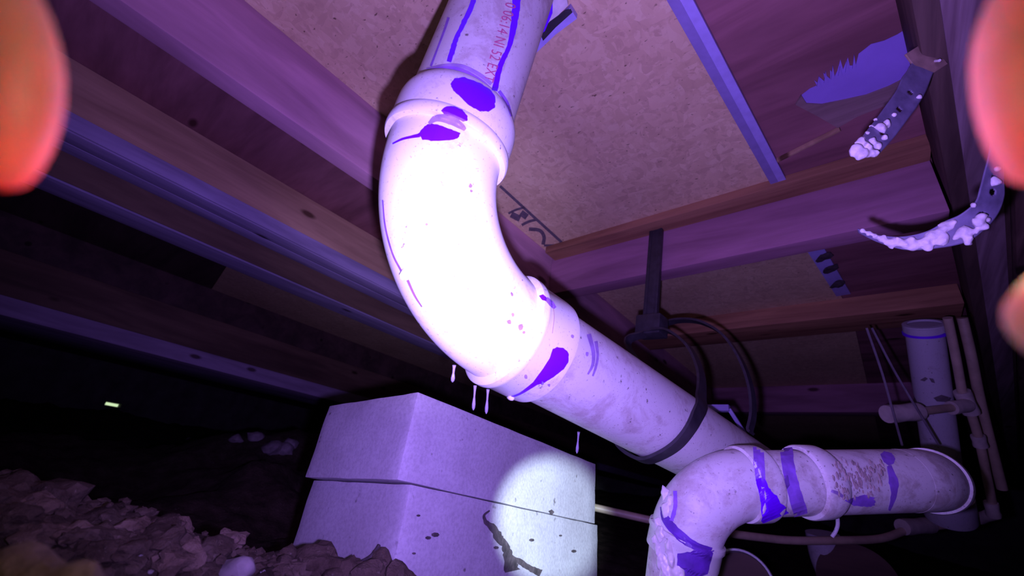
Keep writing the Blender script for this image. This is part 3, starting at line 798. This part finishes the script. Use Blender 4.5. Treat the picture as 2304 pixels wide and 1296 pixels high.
# left elbow
A = [Q1 + bx * .004, bdep(1672, 1088, .600), bdep(1640, 1094, .598), bdep(1600, 1114, .595), bdep(1568, 1146, .592), bdep(1550, 1180, .590), bdep(1543, 1206, .588)]
AC = catmull(A, 7)
bm_l = bmesh.new(); sweep(bm_l, AC, r3 + .0025, 56)
lel = obj('elbow', bm_l, M['pvc'], br, 40, True); lel['label'] = 'left bend of the branch drain'
bm_lh = bmesh.new()
profile(bm_lh, Q1 - bx * .008, bx, [(-.009, r3 + .002), (-.008, r3 + .0055), (-.003, r3 + .0062), (.016, r3 + .0064), (.020, r3 + .005), (.020, r3 - .001)], 56)
lhub = obj('hub', bm_lh, M['pvc_d'], br, 40, True); lhub['label'] = 'socket at the right end of the left bend'
dl = (AC[-1] - AC[-5]).normalized()
bm_l2 = bmesh.new()
profile(bm_l2, AC[-1] - dl * .006, dl, [(0, r3 + .002), (.001, r3 + .0055), (.006, r3 + .006), (.009, r3 + .004), (.028, r3 + .0035), (.030, r3 - .001)], 56)
lhub2 = obj('hub', bm_l2, M['pvc'], br, 40, True); lhub2['label'] = 'lower socket of the left bend'
C0 = AC[-1] + dl * .01; C1 = bdep(1528, 1330, .575)
bm_lp = bmesh.new(); sweep(bm_lp, [C0, C0.lerp(C1, .3), C0.lerp(C1, .6), C1], r3 + .001, 56)
lpipe = obj('down_pipe', bm_lp, M['pvc_d'], br, 40, True)
# coupling
cpos = bdep(1822, 1083, .611)
bm_c = bmesh.new(); profile(bm_c, cpos - bx * .014, bx, [(0, r3), (.001, r3 + .0045), (.003, r3 + .0056), (.024, r3 + .0052), (.031, r3 + .0025), (.034, r3)], 56)
coup = obj('coupling', bm_c, M['pvc_d'], br, 40, True)
# right elbow turning away
away = (bdep(2112, 1094, .75) - bdep(2098, 1088, .64)).normalized()
RE = catmull([Q2 - bx * .005, Q2 + bx * .008, Q2 + bx * .020 + away * .005, Q2 + bx * .030 + away * .018, Q2 + bx * .033 + away * .036], 6)
bm_re = bmesh.new(); sweep(bm_re, RE, r3 + .0002, 56)
rel = obj('elbow', bm_re, M['pvc_d'], br, 40, True); rel['label'] = 'right bend turning away into the dark'
ea = (RE[-1] - RE[-4]).normalized()
bm_rh = bmesh.new(); profile(bm_rh, RE[-1] - ea * .014, ea, [(0, r3), (.0, r3 + .003), (.004, r3 + .0038), (.025, r3 + .0038), (.025, r3 + .002), (.0, r3 + .001)], 56)
obj('hub', bm_rh, M['pvc'], br, 40)['label'] = 'pale rim of the right bend'
TN = bvh_of(bm_b, bm_l, bm_lh, bm_l2, bm_lp, bm_c, bm_re)
for b in (bm_b, bm_l, bm_lh, bm_l2, bm_lp, bm_c, bm_re): b.free()
stain(ribbon_on(TN, [(1706, 1006), (1708, 1045), (1711, 1082)], [24, 24, 22], .0006), bpipe, 'primer_f', label='purple primer ring')
stain(ribbon_on(TN, [(1709, 1076), (1718, 1102), (1730, 1128), (1745, 1165)], [20, 26, 40, 64], .0007, jag=.3), bpipe, 'primer', label='strong purple primer run')
stain(ribbon_on(TN, [(1768, 1008), (1775, 1060), (1786, 1105), (1802, 1158)], [30, 28, 30, 32], .0006, jag=.15), bpipe, 'primer_f', label='purple primer ring')
stain(blob_on(TN, [(1980, 1023), (1990, 1016), (2006, 1020), (2014, 1032), (2010, 1044), (1998, 1048), (1988, 1040)], jag=.1), bpipe, 'primer_f')
stain(ribbon_on(TN, [(2000, 1048), (2010, 1085), (2010, 1115), (2000, 1148)], [10, 22, 14, 5], jag=.2), bpipe, 'primer_f')
stain(blob_on(TN, [(1925, 1118), (1945, 1112), (1966, 1120), (1968, 1136), (1950, 1140), (1920, 1138), (1900, 1126)], jag=.2), bpipe, 'primer_f')
stain(ribbon_on(TN, [(1870, 1104), (1885, 1110), (1900, 1120)], [6, 8, 6]), bpipe, 'primer_s')
stain(ribbon_on(TN, [(1492, 1140), (1500, 1170), (1530, 1205), (1565, 1228), (1600, 1238)], [12, 18, 22, 18, 14], .0008, jag=.2), lhub2, 'primer_d', label='purple band under the socket')
stain(ribbon_on(TN, [(1520, 1105), (1520, 1140), (1512, 1172)], [8, 9, 9], .0008, jag=.4), lel, 'primer_f')
stain(blob_on(TN, [(1525, 1245), (1560, 1238), (1605, 1240), (1590, 1290), (1540, 1310), (1524, 1280)], .001, jag=.1), lpipe, 'primer_d', label='smeared dark primer')
gb = bmesh.new()
for k, (px, py, s) in enumerate([(1497, 1112, .007), (1474, 1214, .005), (1480, 1236, .006), (1490, 1258, .009), (1500, 1288, .010), (1512, 1262, .007), (1498, 1150, .007), (1508, 1126, .005), (1530, 1290, .009), (1486, 1200, .007), (1482, 1180, .006), (1505, 1230, .007), (1515, 1285, .008)]):
    h = hit(TN, px, py, .0) or bdep(px, py, .56)
    rock_bm(h, s * .8, s * .6, s * 1.2, k + 10, 3, .45, k, gb)
o = obj('glue_crust', gb, M['glue'], lpipe, 0); o['label'] = 'rough dried glue crust'
md = o.modifiers.new('merge', 'REMESH'); md.mode = 'VOXEL'; md.voxel_size = .0011; md.use_smooth_shade = True
# mud flecks on the cross pipe
random.seed(4)
fb = bmesh.new()
for k in range(150):
    px = random.gauss(1925, 38); py = random.gauss(1075, 22); 
    if not (1868 < px < 1995 and 1030 < py < 1120): continue
    s = random.uniform(1.5, 4.5); h = hit(TN, px, py, 0)
    if h: rock_bm(h, s * .6 / F_PX * .6, s * .6 / F_PX * .6, s * 1.6 / F_PX * .6, k, 1, .5, 0, fb)
tag(obj('mud_flecks', fb, M['mud'], bpipe, 0), 'flecks of dried mud', kind='stuff')
# drip strand below the coupling
bm = bmesh.new(); sweep(bm, catmull([bdep(1884, 1160, .60), bdep(1885, 1180, .60), bdep(1880, 1196, .60), bdep(1872, 1208, .60)], 5), .0022, 8)
obj('drip', bm, M['pvc_far'], br, 60)

# ------------------------------------------------------------------ vertical pipe behind
vp = empty('vent_pipe', dep(2135, 1165, 1.02), 'narrow purplish-white pipe standing upright behind the branch drain', 'pipe')
v0, v1 = dep(2078, 733, .98), dep(2135, 1150, 1.03)
vd = (v1 - v0).normalized()
bm = bmesh.new(); profile(bm, v0, vd, [(0, .0345), ((v1 - v0).length, .0345)], 40, True, True)
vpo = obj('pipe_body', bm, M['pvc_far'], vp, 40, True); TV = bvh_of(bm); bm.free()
bm = bmesh.new(); profile(bm, dep(2080, 738, .985), vd, [(-.012, .030), (-.011, .039), (.006, .039), (.007, .034)], 40)
obj('collar', bm, M['pvc_far'], vp, 40)
bm = bmesh.new(); profile(bm, dep(2081, 746, .985), vd, [(-.002, .0345), (-.001, .0405), (.005, .0405), (.006, .0345)], 40)
obj('primer_stain', bm, M['primer'], vp, 40)['label'] = 'purple ring under the collar'
for q in ([(2070, 855), (2082, 848), (2088, 852), (2080, 858)], [(2090, 850), (2100, 852), (2104, 862), (2096, 860)], [(2100, 895), (2118, 888), (2140, 895), (2135, 905), (2108, 903)]):
    stain(blob_on(TV, q, rings=2), vpo, 'ink', 'smudge', 'dark smudge')
bm = bmesh.new(); profile(bm, dep(2137, 1155, 1.0), vd, [(-.05, .0350), (-.05, .0460), (.008, .0475), (.012, .046), (.012, .042), (-.04, .036)], 40)
obj('hub', bm, M['pvc_far'], vp, 40)['label'] = 'dim rim at the foot'

# ------------------------------------------------------------------ tan supply lines
sl = empty('supply_line', dep(2168, 905, .95), 'tan plastic supply line with tee and elbows looping behind the branch drain', 'pipe')
def tube(name, pts, r, mat, parent, seg=14, n=5, label=None, wob=0):
    bm = bmesh.new(); sweep(bm, catmull(pts, n) if len(pts) > 2 else [V(p) for p in pts], r, seg, wob=wob)
    o = obj(name, bm, M[mat], parent, 50)
    if label: o['label'] = label
    return o
def fit_on(name, a, b, r, mat, parent):
    d = (b - a); l = d.length; bm = bmesh.new()
    profile(bm, a, d, [(0, r * .75), (0, r), (l * .12, r * 1.06), (l * .5, r * .96), (l * .88, r * 1.06), (l, r), (l, r * .75)], 18, True, True)
    return obj(name, bm, M[mat], parent, 45)
tube('pipe_run', [dep(2132, 715, .93), dep(2150, 800, .94), dep(2168, 900, .95)], .0085, 'cpvc', sl)
tube('pipe_run', [dep(2180, 915, .95), dep(2203, 990, .96), dep(2222, 1080, .97), dep(2234, 1140, .98)], .0085, 'cpvc', sl)
tube('pipe_run', [dep(2160, 915, .935), dep(2060, 928, .90)], .0085, 'cpvc', sl)
fit_on('tee', dep(2164, 880, .95), dep(2186, 930, .95), .015, 'cpvc_f', sl)
fit_on('tee_branch', dep(2176, 912, .94), dep(2140, 918, .928), .0145, 'cpvc_f', sl)
fit_on('adapter', dep(2066, 926, .90), dep(1996, 932, .89), .0185, 'cpvc_f', sl)
fit_on('coupling', dep(2200, 980, .96), dep(2207, 1005, .96), .0125, 'cpvc_f', sl)
fit_on('elbow', dep(2229, 1130, .98), dep(2236, 1162, .98), .0125, 'cpvc_f', sl)
fit_on('elbow', dep(2238, 1155, .98), dep(2200, 1168, 1.03), .0125, 'cpvc_f', sl)
tube('pipe_run', [dep(2202, 1166, 1.03), dep(2140, 1180, 1.09), dep(2080, 1188, 1.09)], .0085, 'cpvc', sl)
fit_on('adapter', dep(2092, 1182, 1.09), dep(2030, 1186, 1.06), .0185, 'cpvc_f', sl)
tube('pipe_run', [dep(2040, 1192, 1.065), dep(1980, 1212, 1.03), dep(1880, 1216, 1.0), dep(1780, 1216, 1.0), dep(1700, 1208, 1.0), dep(1640, 1200, 1.0), dep(1530, 1184, 1.02), dep(1440, 1165, 1.05), dep(1330, 1140, 1.08)], .0090, 'cpvc', sl)
s3 = tube('supply_pipe', [dep(2165, 715, 1.0), dep(2185, 800, 1.0), dep(2205, 900, 1.01), dep(2232, 1010, 1.01), dep(2255, 1100, 1.01)], .010, 'cpvc', None)
tag(s3, 'second tan pipe close along the right of the teed supply line', 'pipe')
w1 = tube('hanging_wire', [dep(1950, 738, .87), dep(1985, 840, .87), dep(2010, 930, .86), dep(2030, 1002, .87)], .0022, 'wire', None, 6)
tag(w1, 'thin wire hanging straight, left of the pair by the upright pipe', 'wire')
w2 = tube('hanging_wire', [dep(1962, 738, .88), dep(2010, 830, .88), dep(2060, 915, .87), dep(2112, 1000, .88)], .0022, 'wire', None, 6)
tag(w2, 'thin wire slanting across the front of the upright pipe', 'wire')

# ------------------------------------------------------------------ pipe ends low in the dark
ph = empty('pipe_stub', dep(1668, 1300, .70), 'open round pipe mouth with pale rim low beside the branch drain', 'pipe')
pa = dep(1668, 1312, .70); pdv = (dep(1690, 1330, .82) - pa).normalized()
bm = bmesh.new(); profile(bm, pa, pdv, [(.13, .047), (.0, .047), (0, .0500), (.004, .0515), (.03, .0515), (.14, .0500)], 44)
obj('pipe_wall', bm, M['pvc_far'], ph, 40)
bm = bmesh.new(); profile(bm, pa + pdv * .02, pdv, [(0, .0465), (.004, .0465)], 40, True, True)  # dark disc painted in for the shade inside the open mouth
obj('mouth_shade', bm, M['ply2'], ph, 40)['label'] = 'dark disc standing for the shade inside the pipe mouth'
pk = empty('waste_pipe', dep(1920, 1300, .95), 'dim fat pipe joint at the bottom under the branch drain', 'pipe')
bm = bmesh.new(); sweep(bm, catmull([dep(1850, 1200, 1.16), dep(1862, 1260, 1.14), dep(1900, 1340, 1.08)], 5), .040, 32)
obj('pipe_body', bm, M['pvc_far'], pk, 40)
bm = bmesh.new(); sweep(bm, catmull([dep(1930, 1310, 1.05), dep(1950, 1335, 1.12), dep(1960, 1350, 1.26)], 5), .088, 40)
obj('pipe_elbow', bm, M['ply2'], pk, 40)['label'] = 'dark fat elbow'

# ------------------------------------------------------------------ perforated straps with foam
def strap(name, rows, holes, parent):
    """rows = [(left point, right point)]; perforated by small holes (row index pairs)."""
    L_ = catmull([r[0] for r in rows], 14); R_ = catmull([r[1] for r in rows], 14)
    bm = bmesh.new(); nu = 18; G = []
    for a, b in zip(L_, R_): G.append([bm.verts.new(a.lerp(b, k / nu)) for k in range(nu + 1)])
    mid = [a.lerp(b, .5) for a, b in zip(L_, R_)]
    hc = [mid[int(h * (len(mid) - 1))] for h in holes]
    for i in range(len(G) - 1):
        for k in range(nu):
            c = (G[i][k].co + G[i + 1][k + 1].co) / 2
            if any((c - h).length < .0032 for h in hc): continue
            bm.faces.new((G[i][k], G[i][k + 1], G[i + 1][k + 1], G[i + 1][k]))
    me = bpy.data.meshes.new(name); bm.to_mesh(me); bm.free(); smooth(me, 60)
    o = link(name, me, M['metal'], parent)
    md = o.modifiers.new('thick', 'SOLIDIFY'); md.thickness = .0012
    return o
def foam(parent, blobs, d_of):
    bm = bmesh.new()
    for k, (px, py, s, dz) in enumerate(blobs):
        for j in range(3):
            f = 1 if j == 0 else .6
            q = dep(px + random.uniform(-1, 1) * s * 900 * (j > 0), py + random.uniform(-1, 1) * s * 900 * (j > 0), d_of(px, py) - dz * .5)
            rock_bm(q, s * .95 * f, s * .75 * f, s * .85 * f, k + 20 + j * 50, 2, .5, k + j, bm)
    o = tag(obj('foam_crust', bm, M['foam'], parent, 0), 'pale crusted foam', kind='stuff')
    md = o.modifiers.new('merge', 'REMESH'); md.mode = 'VOXEL'; md.voxel_size = .0011; md.use_smooth_shade = True
    sm_ = o.modifiers.new('soften', 'SMOOTH'); sm_.factor = .7; sm_.iterations = 5
    return o
st1 = empty('metal_strap', dep(2100, 140, .46), 'short perforated metal strap hanging from the beam, foam crusted at its tip', 'strap')
def dd1(px, py): return .46 - (py - 110) * .00022
rows1 = [((2052, 140), (2112, 95)), ((2040, 160), (2118, 135)), ((2028, 176), (2098, 165)), ((2015, 205), (2082, 205)), ((1992, 238), (2062, 240)), ((1970, 268), (2040, 270)), ((1945, 300), (2010, 310)), ((1918, 335), (1972, 352))]
strap('strap_body', [(dep(a[0], a[1], dd1(*a)), dep(b[0], b[1], dd1(*b) + .004)) for a, b in rows1], (.45, .62, .84), st1)
bm = bmesh.new(); a, b = dep(2058, 150, .452), dep(2108, 118, .455)
u = (b - a).normalized(); w = u.cross(ray(2080, 135)).normalized()
box(bm, (a + b) / 2, u * .017, w * .017, u.cross(w) * .0012, .0008)
obj('nail_plate', bm, M['rust'], st1, 30)['label'] = 'rusty plate nailing the strap to the beam'
bm = bmesh.new(); sweep(bm, [dep(2105, 137, .452), dep(2114, 136, .446)], .0015, 8); obj('nail', bm, M['foam'], st1, 50)
foam(st1, [(1925, 338, .0065, .002), (1938, 346, .007, .003), (1950, 330, .006, .002), (1934, 320, .005, .001), (1966, 345, .005, .002), (1975, 328, .0045, .002), (1990, 310, .0035, .002), (1983, 288, .006, .003), (1995, 280, .005, .002),
           (1950, 300, .0028, .001), (1960, 284, .0026, .001), (1970, 270, .0026, .001), (1942, 312, .003, .001), (2012, 258, .003, .001), (2068, 218, .003, .001), (1962, 318, .004, .002), (1955, 345, .005, .002)], dd1)
st2 = empty('metal_strap', dep(2235, 360, .40), 'long curled metal strap, foam crusted, swinging out below the short one', 'strap')
def dd2(px, py): return .40 + max(0, (2200 - px)) * .0002
rows2 = [((2232, 250), (2250, 250)), ((2224, 340), (2254, 345)), ((2212, 390), (2256, 400)), ((2203, 425), (2258, 440)), ((2192, 455), (2244, 480)), ((2160, 482), (2215, 515)), ((2125, 498), (2172, 545)), ((2085, 520), (2110, 558)), ((2030, 532), (2040, 562)), ((1975, 528), (1980, 546)), ((1930, 514), (1932, 522))]
strap('strap_body', [(dep(a[0], a[1], dd2(*a)), dep(b[0], b[1], dd2(*b) + .003)) for a, b in rows2], (.22, .30, .45), st2)
foam(st2, [(1940, 519, .003, .001), (1955, 525, .0035, .001), (1970, 532, .004, .002), (1985, 538, .0045, .002), (2000, 545, .005, .002), (2005, 552, .004, .002), (2018, 545, .006, .003), (2035, 550, .006, .003), (2050, 545, .006, .003), (2055, 556, .005, .003), (2070, 548, .006, .003),
           (2085, 545, .0065, .003), (2090, 556, .005, .003), (2100, 530, .007, .003), (2112, 525, .006, .003), (2118, 540, .007, .003), (2128, 510, .006, .002), (2145, 500, .004, .002), (2165, 520, .006, .003), (2172, 528, .005, .004), (2178, 546, .004, .004), (2176, 536, .0045, .004), (2150, 535, .003, .002),
           (2200, 500, .006, .003), (2206, 490, .005, .003), (2210, 512, .005, .003), (2222, 495, .0035, .003), (2190, 462, .0035, .002), (2240, 410, .005, .002), (2238, 402, .0035, .002), (2244, 380, .0035, .002), (2195, 520, .003, .002)], dd2)

# ------------------------------------------------------------------ hands at the frame edges
def skin_mat():
    m, nt, b, co = node_mat('skin')
    f = tex_noise(nt, co, 120, 3)
    c = ramp(nt, f, [(.3, (.60, .30, .22)), (.7, (.72, .40, .30))])
    nt.links.new(c, b.inputs['Base Color'])
    b.subsurface_method = 'RANDOM_WALK'
    b.inputs['Subsurface Weight'].default_value = 1.0
    b.inputs['Subsurface Radius'].default_value = (1.0, .14, .03)
    b.inputs['Subsurface Scale'].default_value = .012
    b.inputs['Roughness'].default_value = .5
    return m
M['skin'] = skin_mat()
def hand(name, wrist, palm, fingers, label):
    """One continuous skin: wrist - palm - five finger chains, radius per joint."""
    vs = [(wrist, .022), (palm, .020)]; es = [(0, 1)]
    for ch in fingers:
        prev = 1
        for p, r in ch:
            vs.append((p, r * .78)); es.append((prev, len(vs) - 1)); prev = len(vs) - 1
    me = bpy.data.meshes.new(name); me.from_pydata([v[0] for v in vs], es, [])
    o = link(name, me, M['skin'])
    md = o.modifiers.new('skin', 'SKIN'); md.use_smooth_shade = True
    lay = me.skin_vertices[0] if me.skin_vertices else None
    if lay is None:
        bm = bmesh.new(); bm.from_mesh(me); bm.verts.layers.skin.verify(); bm.to_mesh(me); bm.free(); lay = me.skin_vertices[0]
    for i, (p, r) in enumerate(vs): lay.data[i].radius = (r, r)
    lay.data[0].use_root = True
    o.modifiers.new('sub', 'SUBSURF').levels = 2; o.modifiers['sub'].render_levels = 2
    return tag(o, label, 'hand')
def cp(px, py, d): return dep(px, py, d * .78)
DL = .060
lf = [[(cp(-330, -330, .075), .010), (cp(-170, -190, .066), .0085), (cp(-20, 60, DL), .0080), (cp(-8, 230, DL), .0076), (cp(-40, 360, DL), .0062), (cp(-60, 420, DL), .0045)],
      [(cp(-560, -150, .080), .010), (cp(-430, 150, .066), .0085), (cp(-330, 420, .060), .008), (cp(-330, 600, .058), .007)],
      [(cp(-680, 50, .085), .010), (cp(-560, 350, .070), .0085), (cp(-470, 580, .062), .0078), (cp(-460, 730, .060), .0068)],
      [(cp(-800, 250, .090), .009), (cp(-700, 500, .076), .0075), (cp(-620, 680, .070), .0068), (cp(-600, 800, .068), .006)],
      [(cp(-420, -420, .10), .012), (cp(-230, -520, .095), .0105), (cp(-80, -520, .09), .0095), (cp(60, -480, .088), .008)]]
hand('hand', cp(-1300, 200, .13), cp(-800, -60, .11), lf, 'blurred fingertip glowing orange at the left edge of the picture')
DR = .060
rf = [[(cp(2620, -330, .075), .010), (cp(2470, -190, .066), .0085), (cp(2345, 60, DL), .0080), (cp(2352, 230, DL), .0076), (cp(2378, 350, DL), .0062), (cp(2395, 410, DL), .0045)],
      [(cp(2860, 100, .080), .010), (cp(2700, 350, .066), .0085), (cp(2520, 640, .060), .0080), (cp(2400, 735, .058), .0076), (cp(2345, 755, .058), .0055)],
      [(cp(2960, 250, .085), .010), (cp(2860, 550, .070), .0085), (cp(2760, 800, .062), .0078), (cp(2680, 900, .060), .0068)],
      [(cp(3080, 450, .090), .009), (cp(2980, 700, .076), .0075), (cp(2900, 880, .070), .0068), (cp(2840, 1000, .068), .006)],
      [(cp(2720, -420, .10), .012), (cp(2530, -520, .095), .0105), (cp(2380, -520, .09), .0095), (cp(2240, -480, .088), .008)]]
hand('hand', cp(3600, 200, .13), cp(3100, -60, .11), rf, 'two blurred fingertips, orange and pink, at the right edge of the picture')
def pt(name, pos, power, color, r):
    l = bpy.data.lights.new(name, 'POINT'); l.energy = power; l.color = color; l.shadow_soft_size = r
    o = bpy.data.objects.new(name, l); COL.objects.link(o); o.location = pos
pt('finger_glow_light', cp(-80, 370, .072), .17, (1, .84, .66), .003)  # added lamp behind the left fingertip to make it glow
pt('finger_glow_light', cp(2425, 260, .072), .20, (1, .84, .66), .003)  # added lamp behind the right fingertips to make them glow
